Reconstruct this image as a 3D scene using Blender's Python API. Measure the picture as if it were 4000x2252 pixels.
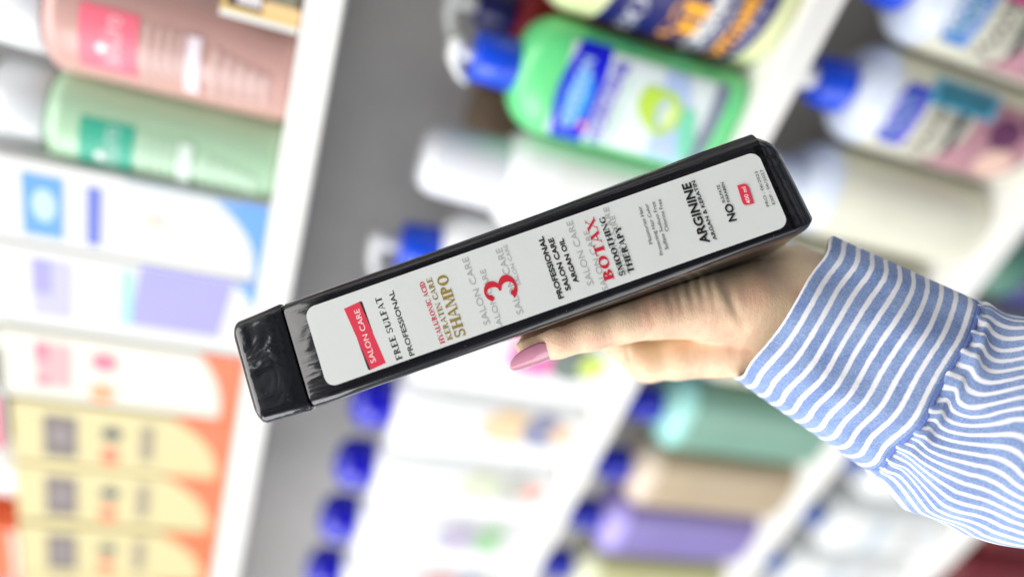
import bpy, bmesh, math, random
import numpy as np
from mathutils import Vector, Matrix
random.seed(5); rng = np.random.default_rng(5)
S = bpy.context.scene
for o in list(bpy.data.objects): bpy.data.objects.remove(o, do_unlink=True)
COL = S.collection

# ------------------------------------------------------------------ camera
F = 2842.35                                   # focal length in pixels of the 4000 px wide photograph
R = np.array([[ 0.30672682, -0.80181998, -0.51283855],
              [-0.14224369, -0.57137595,  0.80826744],
              [-0.9411086 , -0.17496925, -0.28931016]])   # camera (x right, y down, z ahead) -> world
cam = bpy.data.cameras.new('camera'); co = bpy.data.objects.new('camera', cam); COL.objects.link(co)
Rb = R @ np.diag([1, -1, -1])
co.matrix_world = Matrix([list(Rb[0])+[0], list(Rb[1])+[0], list(Rb[2])+[0], [0,0,0,1]])
cam.sensor_width = 36; cam.lens = 36*F/4000; cam.clip_start = .01; cam.clip_end = 50
cam.dof.use_dof = True; cam.dof.focus_distance = .3005; cam.dof.aperture_fstop = 1.6
S.camera = co
def W(px, py, z):                             # a point at camera depth z (metres)
    return R @ np.array([(px-2000)*z/F, (py-1126)*z/F, z])
def at(px, py, y):                            # where the sight line meets the vertical plane Y = y
    r = R @ np.array([(px-2000)/F, (py-1126)/F, 1.]); return r*y/r[1]

# ------------------------------------------------------------------ light of the shop
w = bpy.data.worlds.new('World'); S.world = w; w.use_nodes = True
nt = w.node_tree; bg = nt.nodes['Background']
tc = nt.nodes.new('ShaderNodeTexCoord'); sp = nt.nodes.new('ShaderNodeSeparateXYZ')
nt.links.new(tc.outputs['Generated'], sp.inputs[0])
cr = nt.nodes.new('ShaderNodeValToRGB'); cr.color_ramp.elements[0].color = (.14,.18,.26,1); cr.color_ramp.elements[1].color = (1,.99,.97,1)
cr.color_ramp.elements[0].position = .1; cr.color_ramp.elements[1].position = .75
mr = nt.nodes.new('ShaderNodeMapRange'); mr.inputs[1].default_value = -1; mr.inputs[2].default_value = 1
nt.links.new(sp.outputs[2], mr.inputs[0]); nt.links.new(mr.outputs[0], cr.inputs[0])
# background darkened behind the camera and mottled by noise to shape the bottle's reflections
dt = nt.nodes.new('ShaderNodeVectorMath'); dt.operation = 'DOT_PRODUCT'; dt.inputs[1].default_value = (.51,-.81,.29)
nt.links.new(tc.outputs['Generated'], dt.inputs[0])
dm = nt.nodes.new('ShaderNodeMapRange'); dm.inputs[1].default_value = .55; dm.inputs[2].default_value = .9; dm.inputs[3].default_value = 1; dm.inputs[4].default_value = .10
nt.links.new(dt.outputs['Value'], dm.inputs[0])
wn_ = nt.nodes.new('ShaderNodeTexNoise'); wn_.inputs['Scale'].default_value = 6; wn_.inputs['Detail'].default_value = 3; wn_.inputs['Distortion'].default_value = .8; nt.links.new(tc.outputs['Generated'], wn_.inputs['Vector'])
wr = nt.nodes.new('ShaderNodeMapRange'); wr.inputs[1].default_value = .35; wr.inputs[2].default_value = .7; wr.inputs[1].default_value = .40; wr.inputs[2].default_value = .66; wr.inputs[3].default_value = .12; wr.inputs[4].default_value = 1.9; nt.links.new(wn_.outputs['Fac'], wr.inputs[0])
m1 = nt.nodes.new('ShaderNodeMath'); m1.operation = 'MULTIPLY'; nt.links.new(dm.outputs[0], m1.inputs[0]); nt.links.new(wr.outputs[0], m1.inputs[1])
vm = nt.nodes.new('ShaderNodeVectorMath'); vm.operation = 'SCALE'; nt.links.new(cr.outputs[0], vm.inputs[0]); nt.links.new(m1.outputs[0], vm.inputs['Scale'])
nt.links.new(vm.outputs[0], bg.inputs[0]); bg.inputs[1].default_value = 1.15
def area(name, loc, to, size, size_y, power, col=(1,1,1)):
    l = bpy.data.lights.new(name, 'AREA'); l.shape = 'RECTANGLE'; l.size = size; l.size_y = size_y; l.energy = power; l.color = col
    o = bpy.data.objects.new(name, l); COL.objects.link(o); o.location = loc
    o.rotation_euler = (Vector(to)-Vector(loc)).to_track_quat('-Z', 'Y').to_euler()
area('ceiling_lamp', (-.35,-.25,1.55), (-.35,.40,-.3), 2.2, .9, 30, (1,.985,.96))
area('shelf_fill', (-1.25,-.85,.25), (-.5,.5,-.4), 1.1, 1.1, 21, (.96,.98,1))  # fill light added to brighten the shelves from the left, no fixture
area('side_fill', (-.55,-.30,-.75), (-.12,.25,-.15), .7, .7, 3.5, (1,.97,.90))  # fill light from low at the side, aimed at the hand and bottle
S.view_settings.view_transform = 'Standard'; S.view_settings.look = 'None'
S.view_settings.exposure = .13; S.view_settings.gamma = 1; S.view_settings.use_curve_mapping = False
S.render.engine = 'CYCLES'

# ------------------------------------------------------------------ materials
MATS = {}
def mat(name, col, rough=.4, vary=.06, bump=0, bscale=200, coat=0, sss=0, trans=0, spec=.5, stretch=(1,1,1)):
    if name in MATS: return MATS[name]
    m = bpy.data.materials.new(name); m.use_nodes = True; n = m.node_tree; p = n.nodes['Principled BSDF']
    c = n.nodes.new('ShaderNodeTexCoord'); mp = n.nodes.new('ShaderNodeMapping'); mp.inputs['Scale'].default_value = stretch
    n.links.new(c.outputs['Object'], mp.inputs[0])
    ns = n.nodes.new('ShaderNodeTexNoise'); ns.inputs['Scale'].default_value = 25; ns.inputs['Detail'].default_value = 4
    n.links.new(mp.outputs[0], ns.inputs['Vector'])
    mx = n.nodes.new('ShaderNodeMix'); mx.data_type = 'RGBA'
    mx.inputs[6].default_value = tuple(max(0,x*(1-vary)) for x in col)+(1,); mx.inputs[7].default_value = tuple(min(1,x*(1+vary)) for x in col)+(1,)
    n.links.new(ns.outputs['Fac'], mx.inputs[0]); n.links.new(mx.outputs[2], p.inputs['Base Color'])
    p.inputs['Roughness'].default_value = rough; p.inputs['Coat Weight'].default_value = coat
    p.inputs['Specular IOR Level'].default_value = spec
    if sss: p.inputs['Subsurface Weight'].default_value = sss; p.inputs['Subsurface Scale'].default_value = .01
    if trans: p.inputs['Transmission Weight'].default_value = trans
    if bump:
        n2 = n.nodes.new('ShaderNodeTexNoise'); n2.inputs['Scale'].default_value = bscale; n2.inputs['Detail'].default_value = 5
        n.links.new(mp.outputs[0], n2.inputs['Vector'])
        b = n.nodes.new('ShaderNodeBump'); b.inputs['Strength'].default_value = bump; b.inputs['Distance'].default_value = .001
        n.links.new(n2.outputs['Fac'], b.inputs['Height']); n.links.new(b.outputs[0], p.inputs['Normal'])
    MATS[name] = m; return m

# ------------------------------------------------------------------ objects
def tag(o, label, cat, group=None, kind=None):
    o['label'] = label; o['category'] = cat
    if group: o['group'] = group
    if kind: o['kind'] = kind
    return o
def thing(name, label, cat, loc=(0,0,0), group=None):
    o = bpy.data.objects.new(name, None); o.empty_display_size = .02; COL.objects.link(o); o.location = loc
    return tag(o, label, cat, group)
def mesh(name, V, Fc, mats, parent=None, idx=None, smooth=True):
    me = bpy.data.meshes.new(name); me.from_pydata([tuple(map(float,v)) for v in V], [], Fc)
    for m in (mats if isinstance(mats,(list,tuple)) else [mats]): me.materials.append(m)
    if idx is not None: me.polygons.foreach_set('material_index', idx)
    me.polygons.foreach_set('use_smooth', [smooth]*len(Fc)); me.update()
    o = bpy.data.objects.new(name, me); COL.objects.link(o)
    if parent is not None: o.parent = parent
    return o
def boxmesh(name, x0,x1,y0,y1,z0,z1, m, parent=None, bev=.001):
    bm = bmesh.new(); bmesh.ops.create_cube(bm, size=1)
    for v in bm.verts: v.co = Vector(((x0+x1)/2+v.co.x*(x1-x0), (y0+y1)/2+v.co.y*(y1-y0), (z0+z1)/2+v.co.z*(z1-z0)))
    if bev: bmesh.ops.bevel(bm, geom=bm.edges[:], offset=bev, segments=2, affect='EDGES', profile=.5)
    me = bpy.data.meshes.new(name); bm.to_mesh(me); bm.free(); me.materials.append(m)
    o = bpy.data.objects.new(name, me); COL.objects.link(o)
    if parent is not None: o.parent = parent
    return o
NS = 48
def loft(name, secs, m, parent=None):          # secs: (z, half width x, half depth y, exponent)
    V=[]; Fc=[]
    for z,rx,ry,e in secs:
        for k in range(NS):
            a = 2*math.pi*k/NS; c,s = math.cos(a), math.sin(a)
            V.append((rx*math.copysign(abs(c)**(2/e),c), ry*math.copysign(abs(s)**(2/e),s), z))
    for i in range(len(secs)-1):
        for k in range(NS): Fc.append((i*NS+k, i*NS+(k+1)%NS, (i+1)*NS+(k+1)%NS, (i+1)*NS+k))
    Fc.append(tuple(range(NS))[::-1]); Fc.append(tuple((len(secs)-1)*NS+k for k in range(NS)))
    o = mesh(name, V, Fc, m, parent); 
    md = o.modifiers.new('es','EDGE_SPLIT'); md.split_angle = math.radians(50)
    return o
def body_secs(hw, hd, h, e=2.6, shoulder=.022, neck=.012, r=.004):
    s = [(0,hw-r,hd-r,e),(r*.3,hw-r*.3,hd-r*.3,e),(r,hw,hd,e)]
    s += [(r+(h-shoulder-r)*t,hw,hd,e) for t in (.25,.5,.75,1)]
    for k in range(1,8):
        a = k/7*math.pi/2; s.append((h-shoulder+shoulder*math.sin(a), neck+(hw-neck)*math.cos(a), neck+(hd-neck)*math.cos(a), e+(2-e)*k/7))
    return s
def front(secs, x, z):                         # y of the front surface of a loft at offset x, height z
    zs = [s[0] for s in secs]
    rx = np.interp(z, zs, [s[1] for s in secs]); ry = np.interp(z, zs, [s[2] for s in secs]); e = np.interp(z, zs, [s[3] for s in secs])
    return -ry*max(0., 1-min(1,abs(x/rx))**e)**(1/e)
def text_mesh(txt, bold=0, spacing=1.):
    c = bpy.data.curves.new('t','FONT'); c.body = txt; c.size = 1; c.offset = bold; c.space_character = spacing; c.resolution_u = 4
    o = bpy.data.objects.new('t', c); COL.objects.link(o); dg = bpy.context.evaluated_depsgraph_get(); dg.update()
    me = o.evaluated_get(dg).to_mesh(); V = np.array([v.co[:2] for v in me.vertices]); Fc = [tuple(p.vertices) for p in me.polygons]
    o.evaluated_get(dg).to_mesh_clear(); bpy.data.objects.remove(o); bpy.data.curves.remove(c)
    V[:,0] -= V[:,0].min(); return V, Fc
class Print:
    """printed pattern collected as faces with several inks, all one mesh"""
    def __init__(s): s.V=[]; s.F=[]; s.I=[]; s.M=[]; s.lift=0
    def ink(s, m):
        if m not in s.M: s.M.append(m)
        return s.M.index(m)
    def add(s, P, Fc, m):
        b=len(s.V); s.V += [tuple(p) for p in P]; i=s.ink(m)
        for f in Fc: s.F.append(tuple(b+k for k in f)); s.I.append(i)
    def build(s, name, parent): return mesh(name, s.V, s.F, s.M, parent, s.I, smooth=False)
class Wrap(Print):
    """print wrapped on the front of a loft: coordinates x, z in the thing's own frame"""
    def __init__(s, secs=None, flat=None): super().__init__(); s.secs=secs; s.flat=flat; s.n=0
    def y(s,x,z): return (s.flat if s.flat is not None else front(s.secs,x,z)) - .0004 - s.n*.00012
    def patch(s, fn, m, nu=14, nv=10):
        s.n += 1; P=[]; Fc=[]
        for j in range(nv+1):
            for i in range(nu+1):
                x,z = fn(i/nu, j/nv); P.append((x,s.y(x,z),z))
        for j in range(nv):
            for i in range(nu): a=j*(nu+1)+i; Fc.append((a,a+1,a+nu+2,a+nu+1))
        s.add(P,Fc,m)
    def rect(s,x0,x1,z0,z1,m,skew=0): s.patch(lambda u,v:(x0+(x1-x0)*u, z0+(z1-z0)*v+skew*(u-.5)), m)
    def disc(s,x,z,rx,rz,m): s.patch(lambda u,v:(x+rx*v*math.cos(u*6.2832), z+rz*v*math.sin(u*6.2832)), m, 28, 3)
    def text(s,t,x0,x1,z,h,m,bold=0,arc=0):
        s.n += 1; V,Fc = text_mesh(t,bold); wd=V[:,0].max()
        P=[]
        for a,b in V:
            x=x0+(x1-x0)*a/wd; zz=z+b*h/.73+arc*(1-(2*a/wd-1)**2); P.append((x,s.y(x,zz),zz))
        s.add(P,Fc,m)

white = mat('white_plastic',(.80,.80,.79),.35); board = mat('shelf_board',(.80,.79,.76),.45,.03)
grey = mat('back_panel_grey',(.43,.415,.41),.6,.12,.3,60)

# ------------------------------------------------------------------ the shelf unit
D = .45; BACK = .66
ZS = [.020, -.281, -.541, -.800, -1.06]
unit = thing('shelf_unit', 'white shop shelves with a dark grey back panel behind all the bottles', 'shelves', (-.6,D,-1.3))
def loc(x0,x1,y0,y1,z0,z1): return (x0+.6,x1+.6,y0-D,y1-D,z0+1.3,z1+1.3)
boxmesh('back_panel', *loc(-1.7,.4,BACK,BACK+.012,-1.25,.62), grey, unit)
for z in ZS+[.33]:
    boxmesh('shelf_board', *loc(-1.7,.4,D,BACK-.002,z-.022,z), board, unit, .0012)
for x in (-1.712,.402): boxmesh('side_panel', *loc(x-.005,x+.015,D,BACK+.012,-1.3,.62), board, unit)

# ------------------------------------------------------------------ products
CY = D+.006
def cyl(name, z0, z1, r, m, parent, r2=None, x=0, y=0, bev=.0015):
    r2 = r if r2 is None else r2
    o = loft(name, [(z0,r-bev,r-bev,2),(z0+bev,r,r,2),((z0+z1)/2,(r+r2)/2,(r+r2)/2,2),(z1-bev,r2,r2,2),(z1,r2-bev,r2-bev,2)], m, parent)
    o.location = (x,y,0); return o
def pump(t, h, colm, headm, r=.017, colh=.03, stem=.016, reach=.034, k=1.):
    cyl('cap', h-.004, h+colh, r, colm, t, r*.94)
    cyl('pump_stem', h+colh-.001, h+colh+stem, .0055, headm, t)
    # head with a drooping spout towards -x
    V=[];Fc=[]; n=10; ns=16
    for i in range(n+1):
        s=i/n; x=.010-(reach+.010)*s; z=h+colh+stem+.004-.010*max(0,s-.45)**1.5*3; ry=.0095*(1-.45*s); rz=.0062*(1-.35*s)
        if i in (0,n): ry*=.6; rz*=.6
        for q in range(ns): a=2*math.pi*q/ns; V.append((x,ry*math.cos(a),z+rz*math.sin(a)))
    for i in range(n):
        for q in range(ns): Fc.append((i*ns+q,(i+1)*ns+q,(i+1)*ns+(q+1)%ns,i*ns+(q+1)%ns))
    Fc.append(tuple(range(ns))); Fc.append(tuple(n*ns+q for q in range(ns))[::-1])
    mesh('pump_head', V, Fc, headm, t)
def put(name,label,cat,x,y,z,group=None):       # goods stand a little askew, as stocked by hand
    k = .35 if name == 'carton' else 1
    o = thing(name,label,cat,(x,y+random.uniform(-.001,.004)*k,z),group); o.rotation_euler = (0,0,math.radians(random.uniform(-2.2,2.2)*k)); return o

blue = mat('cap_blue',(.005,.07,.72),.3,.1,coat=.3); navy = mat('navy',(.012,.012,.13),.3)
deep = mat('deep_blue',(.005,.008,.62),.3)
paper = mat('paper',(.76,.76,.74),.5,.02)

# --- upper shelf ---
g = 'cylinder bottles with white caps on the upper shelf'
for nm,lab,x,body,badge,bw,txtc,tag_t in (
    ('pink','pink bottle with a rose square badge and white cap on the upper shelf',-.170,(.60,.36,.32),(.90,.17,.24),.033,(.63,.43,.39),'bioLiro'),
    ('green','pale green bottle with a dark green square badge beside the pink bottle',-.243,(.44,.66,.45),(.05,.42,.28),.031,(.52,.71,.53),'bioLiro')):
    y = D+.003+.037; t = put('shampoo_bottle',lab,'bottle',x-(.003 if nm=='pink' else .001),y,ZS[0],g)
    s = body_secs(.0375 if nm=='pink' else .0355,.036,.142,2,.012,.020,.006)
    loft('body', s, mat(nm+'_body',body,.25,.05,sss=.15,coat=.3), t)
    cyl('cap', .141,.172,.0300,mat('pearly_cap',(.74,.76,.78),.3,.03,coat=.3),t,.0290); cyl('cap',.1725,.205,.019,white,t,.018)
    L = Wrap(s); bm_ = mat(nm+'_badge',badge,.45); tm = mat(nm+'_print',txtc,.5); wp = mat('white_print',(.85,.85,.84),.5)
    L.rect(-.021,.017,.088,.119,bm_); L.text(tag_t,-.016,.014,.097,.011,mat(nm+'_badge_print',tuple(.5*c+.42 for c in badge),.5),.01)
    L.disc(-.006,.107,.003,.003,wp); 
    for i in range(4): L.rect(-.020+.002*i,.014,.083-.006*i-.0016,.083-.006*i+.0016,tm)
    L.rect(-.022,.014,.0535,.0615,mat(nm+'_strip',(.86,.74,.79) if nm=='pink' else (.74,.86,.77),.5))
    for i in range(5): L.rect(-.024+.001*i,.010-.002*i,.045-.0072*i-.0019,.045-.0072*i+.0019,tm)
    L.build('label',t)
# gold framed gift box
t = put('gift_box','small brown and gold gift box with a white rim in front of the pink bottle','box',-.118,D+.012,ZS[0])
brown = mat('dark_brown',(.10,.06,.05),.4,.4); gold = mat('gold_card',(.72,.50,.16),.35,.2)
boxmesh('box', -.022,.03,-.012,.02,0,.045,brown,t)
L = Wrap(flat=-.0122)
L.rect(-.022,-.0185,.001,.045,paper); L.rect(-.0185,-.0155,.001,.045,gold); L.rect(-.0155,-.008,.001,.022,mat('amber_card',(.85,.55,.25),.4)); L.rect(-.015,.028,.0415,.044,gold)
L.rect(-.008,.012,.004,.02,mat('olive_card',(.20,.19,.12),.5,.5)); L.rect(-.013,-.001,.023,.036,mat('pale_card',(.66,.62,.62),.5)); L.disc(-.004,.030,.003,.003,mat('rose',(.8,.12,.18),.4))
L.build('printed_face',t)

def carton(label, x0, x1, z, h, base, top, draw, group, y=D+.002, dep=.10):
    t = put('carton',label,'carton',(x0+x1)/2,y+dep/2,z,group); hw=(x0-x1)/-2-.0012
    boxmesh('box', -hw,hw,-dep/2,dep/2,0,h,top,t,.0012)
    L = Wrap(flat=-dep/2-.0002); L.rect(-hw+.001,hw-.001,.001,h-.001,top); draw(L,hw); L.build('printed_face',t); return t
g = 'cartons on the upper shelf'
cream = mat('carton_white',(.64,.64,.62),.45,.02); yel = mat('carton_yellow',(.58,.50,.25),.45,.04); orange = mat('carton_orange',(.82,.13,.035),.45,.06)
skyb = mat('carton_sky',(.07,.27,.72),.4); lilac = mat('carton_lilac',(.30,.28,.70),.45); 
ivory = mat('carton_ivory',(.66,.64,.55),.45,.02)
def wave(L,hw,m,lo=.006,hi=.040):      # coloured foot whose upper edge sweeps up to the right
    L.patch(lambda u,v:(-hw*.97+1.94*hw*u, .001+(lo+(hi-lo)*u**2.6)*v), m, 20, 3)
def dA(L,hw):
    wave(L,hw,skyb,.004,.038); L.rect(-hw+.008,hw-.010,.126,.149,skyb); L.disc(0,.137,.012,.007,mat('pale_sky',(.45,.62,.85),.45))
    L.rect(-hw+.008,hw-.012,.104,.112,mat('cobalt',(.08,.12,.52),.4)); L.disc(.002,.072,.006,.006,mat('beige_mark',(.62,.58,.50),.5))
    L.rect(hw-.003,hw-.0005,.02,.09,mat('gap_shadow',(.32,.42,.50),.5))  # shadow gap along the carton's edge, painted as a blue-grey bar
def dB(L,hw):
    L.rect(-hw+.014,hw-.002,.020,.082,lilac,-.006); L.rect(-hw+.014,hw-.008,.083,.090,mat('mint',(.30,.62,.50),.5)); L.rect(-hw+.012,hw-.010,.122,.146,mat('pale_lilac',(.46,.44,.72),.5)); L.rect(-.004,hw-.010,.134,.146,lilac)
    L.patch(lambda u,v:(.004+(hw-.006)*u, .001+.017*u**2*v), skyb, 12,3)
def dC(L,hw):
    red = mat('carton_red',(.78,.14,.22),.45); wave(L,hw,orange,.014,.034)
    L.rect(-hw+.014,hw-.010,.122,.146,mat('pale_red',(.66,.34,.35),.5)); L.rect(.006,hw-.010,.138,.146,red); L.rect(-hw+.014,-hw+.022,.138,.146,red); L.disc(.012,.100,.009,.009,red); L.disc(-.020,.101,.009,.009,mat('dot_orange',(.92,.30,.12),.45))
def dY(L,hw):
    taupe = mat('taupe',(.15,.12,.115),.5,.1); wave(L,hw,orange,.010,.050); L.rect(-hw+.010,hw-.012,.118,.142,taupe); L.disc(0,.130,.010,.007,mat('pale_taupe',(.24,.20,.20),.5))
    L.disc(.008,.093,.008,.008,mat('slate',(.07,.08,.08),.5)); L.disc(-.018,.094,.010,.007,mat('dot_coral',(.85,.14,.07),.45)); L.rect(-hw+.015,hw-.014,.062,.072,mat('khaki',(.28,.23,.16),.5))
X = [-.256,-.322,-.394,-.464,-.536,-.610,-.686,-.762,-.838,-.914]
H1=.168
carton('white carton with a sky blue panel and blue foot beside the green bottle',X[1],X[0],ZS[0],H1+.012,None,cream,dA,g)
carton('white carton with a large lilac panel on the upper shelf',X[2],X[1],ZS[0],H1+.012,None,cream,dB,g)
carton('white carton with red squares and an orange foot next to the lilac one',X[3],X[2],ZS[0],H1,None,ivory,dC,g)
ords = ['yellow carton with grey squares next to the white and red carton','second yellow carton from the white and red carton','third yellow carton from the white and red carton','fourth yellow carton, at the lower left corner of the photo']
for i in range(4): carton(ords[i],X[4+i],X[3+i],ZS[0],H1-.004,None,yel,dY,g)
# things standing on the cartons
t = put('carton','dark pink and white carton lying on the white and red carton','carton',-.490,D+.052,ZS[0]+H1,g)
boxmesh('box',-.033,.030,-.05,.05,.0005,.06,cream,t); L=Wrap(flat=-.0502); L.rect(-.032,.024,.003,.035,mat('raspberry',(.66,.10,.20),.45)); L.build('printed_face',t)
t = put('cream_jar','round glossy white jar standing on the yellow cartons','jar',-.575,D+.045,ZS[0]+H1-.004)
gw = mat('gloss_white',(.84,.82,.80),.12,.02,coat=.8)
cyl('body',0.0005,.030,.040,gw,t,.038); cyl('lid',.0305,.05,.041,mat('pearl_lid',(.80,.70,.70),.15,.04,coat=.8),t,.039,bev=.004)
t = put('carton','orange and yellow carton lying beside the round white jar','carton',-.660,D+.052,ZS[0]+H1-.004,g)
boxmesh('box',-.038,.038,-.05,.05,.0005,.09,orange,t); L=Wrap(flat=-.0502); L.disc(-.004,.048,.024,.024,yel); L.rect(-.036,.036,.0015,.006,ivory); L.build('printed_face',t)
t = put('small_jar','small black lidded jar standing on the white and red carton','jar',-.415,D+.025,ZS[0]+H1)
cyl('body',.0005,.018,.017,cream,t); cyl('lid',.0185,.036,.018,mat('black_lid',(.015,.015,.015),.3),t)

# --- second shelf ---
z2 = ZS[1]
# tub with navy label
t = put('cream_tub','pale yellow tub with a navy label and orange letters above the green bottle','tub',-.041,D+.054,z2)
s = body_secs(.050,.047,.160,2.3,.020,.030,.006)
loft('body', s, mat('pale_lime',(.74,.78,.45),.3,.04,sss=.1,coat=.3), t); cyl('cap',.158,.185,.032,mat('lime_cap',(.70,.74,.42),.35),t)
L=Wrap(s); ora=mat('ink_orange',(.95,.42,.01),.45); wp=mat('white_print',(.85,.85,.84),.5)
L.patch(lambda u,v:(-.048+.096*u,.016+.006*(2*u-1)**2+(.104)*v),navy,30,6)
L.text('8O',-.045,-.020,.098,.013,mat('silver_print',(.55,.56,.62),.4),.03); L.disc(-.006,.106,.004,.003,mat('rose',(.8,.12,.18),.4))
L.text('m',-.047,-.013,.060,.031,ora,.06); L.text('CREAM BATH',-.047,.035,.050,.010,wp,.04); L.text('PROFESSIONAL',-.046,.02,.0425,.005,mat('silver_print',(0,0,0)),.01)
L.text('VITAMIN E A',-.046,.036,.030,.010,ora,.04); L.text('HAIR & SCALP',-.034,.030,.0235,.005,mat('lavender_print',(.42,.42,.66),.4),.01)
L.build('label',t)
# green conditioner
t = put('pump_bottle','bright green pump bottle with a blue cap and a lemon on its label','bottle',-.1315,D+.030,z2)
s = body_secs(.0385,.026,.164,3.2,.026,.014,.008)
loft('body', s, mat('spring_green',(.13,.66,.24),.3,.06,sss=.1,coat=.4), t); pump(t,.163,blue,white,.0175,.030,.008,.020)
L=Wrap(s)
L.patch(lambda u,v:(-.031+.062*u,.018+(.118)*v),mat('label_ice',(.68,.76,.76),.4,.1),20,12)
L.patch(lambda u,v:(-.0335+.067*u, .108+.0035*math.sin(math.pi*u)+v*(.022+.008*math.sin(math.pi*u))-0.004*math.sin(math.pi*u)),deep,20,5)
L.disc(-.003,.122,.020,.009,mat('azure',(.01,.30,.85),.35)); L.text('COVEXON',-.024,.024,.119,.010,mat('azure_print',(.45,.66,.90),.4),.02); L.disc(-.020,.112,.0028,.0028,mat('rose',(.8,.12,.18),.4))
L.text('HYDROZINE',-.030,.027,.0945,.0095,mat('violet_print',(.16,.14,.60),.4),.05,.003)
L.text('moisture care',-.027,.020,.088,.005,mat('mint_print',(.40,.72,.50),.4),.01,.002)
L.patch(lambda u,v:(-.030+.060*u, .030+.020*u+.030*v*(1-.4*u)),mat('powder_blue',(.42,.54,.80),.4,.2),12,6)
L.patch(lambda u,v:(-.026+.036*u, .022+.016*u+.014*v),mat('sea_green',(.16,.62,.40),.4,.3),10,4)
lem=mat('lemon_green',(.45,.66,.05),.4,.2); pl=mat('lemon_pale',(.66,.80,.35),.4)
L.patch(lambda u,v:(-.012+.030*u+.0*v, .058+.008*math.sin(3*u)+ .016*v*u**.5+.003*v),lem,12,6)
L.patch(lambda u,v:(.002+(.017-.006*v)*math.cos(3.3+2.8*u),.064+(.017-.006*v)*math.sin(3.3+2.8*u)),lem,20,4); L.disc(.002,.056,.008,.005,pl)
L.rect(-.031,.031,.019,.028,mat('slate_print',(.17,.19,.28),.4,.4))
L.build('label',t)
# dark red bottle behind
t = put('pump_bottle','dark red pump bottle with a navy cap behind the green bottle','bottle',-.118,D+.118,z2)
s = body_secs(.034,.026,.156,2.8,.014,.014); loft('body', s, mat('wine_red',(.32,.010,.02),.3,.2), t); pump(t,.151,navy,mat('white_plastic',(0,0,0)),.016,.034,.014)
p=at(1905,420,.585); t = put('small_carton','tan carton seen behind the neck of the green bottle','carton',float(p[0])-.004,.592,z2)
boxmesh('box',-.020,.022,-.02,.02,0,float(p[2])-z2+.012,mat('tan_card',(.33,.22,.15),.5),t)
# white bottle with wide cap
t = put('lotion_bottle','white bottle with a wide pearly cap between the green bottle and the white pump bottle','bottle',-.214,D+.040,z2)
s = body_secs(.0375,.028,.150,2.8,.022,.018); loft('body', s, mat('milk_plastic',(.82,.83,.83),.3,.02,coat=.3), t)
loft('cap',[(.146,.027,.024,2.2),(.152,.0275,.0245,2.2),(.180,.0265,.024,2.1),(.196,.0255,.0235,2),(.204,.022,.021,2),(.208,.016,.015,2)],mat('frosted_cap',(.74,.75,.80),.3,.06,coat=.3),t)
L=Wrap(s); L.rect(-.030,.030,.020,.110,paper); L.disc(-.016,.076,.006,.012,mat('periwinkle',(.38,.42,.80),.5)); L.disc(.006,.062,.009,.007,mat('sand',(.78,.58,.42),.5)); L.rect(-.02,.02,.03,.045,mat('pale_grey',(.6,.62,.66),.5)); L.build('label',t)
# white pump bottle
t = put('pump_bottle','white pump bottle with a blue collar above the held black bottle','bottle',-.292,D+.040,z2)
s = body_secs(.036,.028,.176,2.8,.022,.015); loft('body', s, mat('milk_plastic',(0,0,0)), t); pump(t,.175,blue,mat('white_plastic',(0,0,0)),.0205,.030,.014,.040)
L=Wrap(s); L.rect(-.030,.030,.020,.130,paper); L.text('CARE',-.02,.02,.09,.012,mat('periwinkle',(0,0,0)),.02); L.build('label',t)
# row of white bottles with round blue caps
g='white bottles with round blue caps on the middle shelf'
Pm=[((.80,.16,.42),(.16,.20,.18),(.55,.70,.12)),((.78,.58,.36),(.24,.25,.38),(.7,.5,.35)),((.62,.66,.50),(.5,.5,.46),(.75,.38,.32)),((.46,.42,.54),(.30,.52,.28),(.6,.6,.6)),((.7,.3,.3),(.3,.3,.5),(.5,.6,.3))]
for i,x in enumerate((-.372,-.452,-.532,-.613,-.697)):
    lab=['white blue-capped bottle behind the thumb, with pink and lime print','white blue-capped bottle with orange and navy print','white blue-capped bottle with faint green and red print','white blue-capped bottle with grey and green print, at the bottom edge of the photo','outermost white blue-capped bottle, past the bottom edge'][i]
    t = put('lotion_bottle',lab,'bottle',x,D+.036,z2,g)
    s = body_secs(.0395,.030,.176,3.4,.012,.016); loft('body', s, mat('milk_plastic',(0,0,0)), t)
    o=loft('cap',[(.174,.018,.018,2),(.176,.022,.022,2),(.192,.0245,.0245,2),(.203,.022,.022,2),(.209,.016,.016,2),(.212,.007,.007,2)],mat('ultramarine',(.002,.002,.50),.2,.1,coat=.6),t)
    L=Wrap(s); a,b,c=Pm[i]
    ma,mb,mc=[mat('print%d%d'%(i,k),q,.5,.2) for k,q in enumerate((a,b,c))]
    L.disc(.016,.072,.018,.028,ma); L.disc(.016,.040,.018,.020,mb); L.disc(.016,.022,.012,.012,mc); L.disc(.010,.100,.006,.005,mat('pale_blue_print',(.5,.6,.8),.5))
    L.build('label',t)

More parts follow.
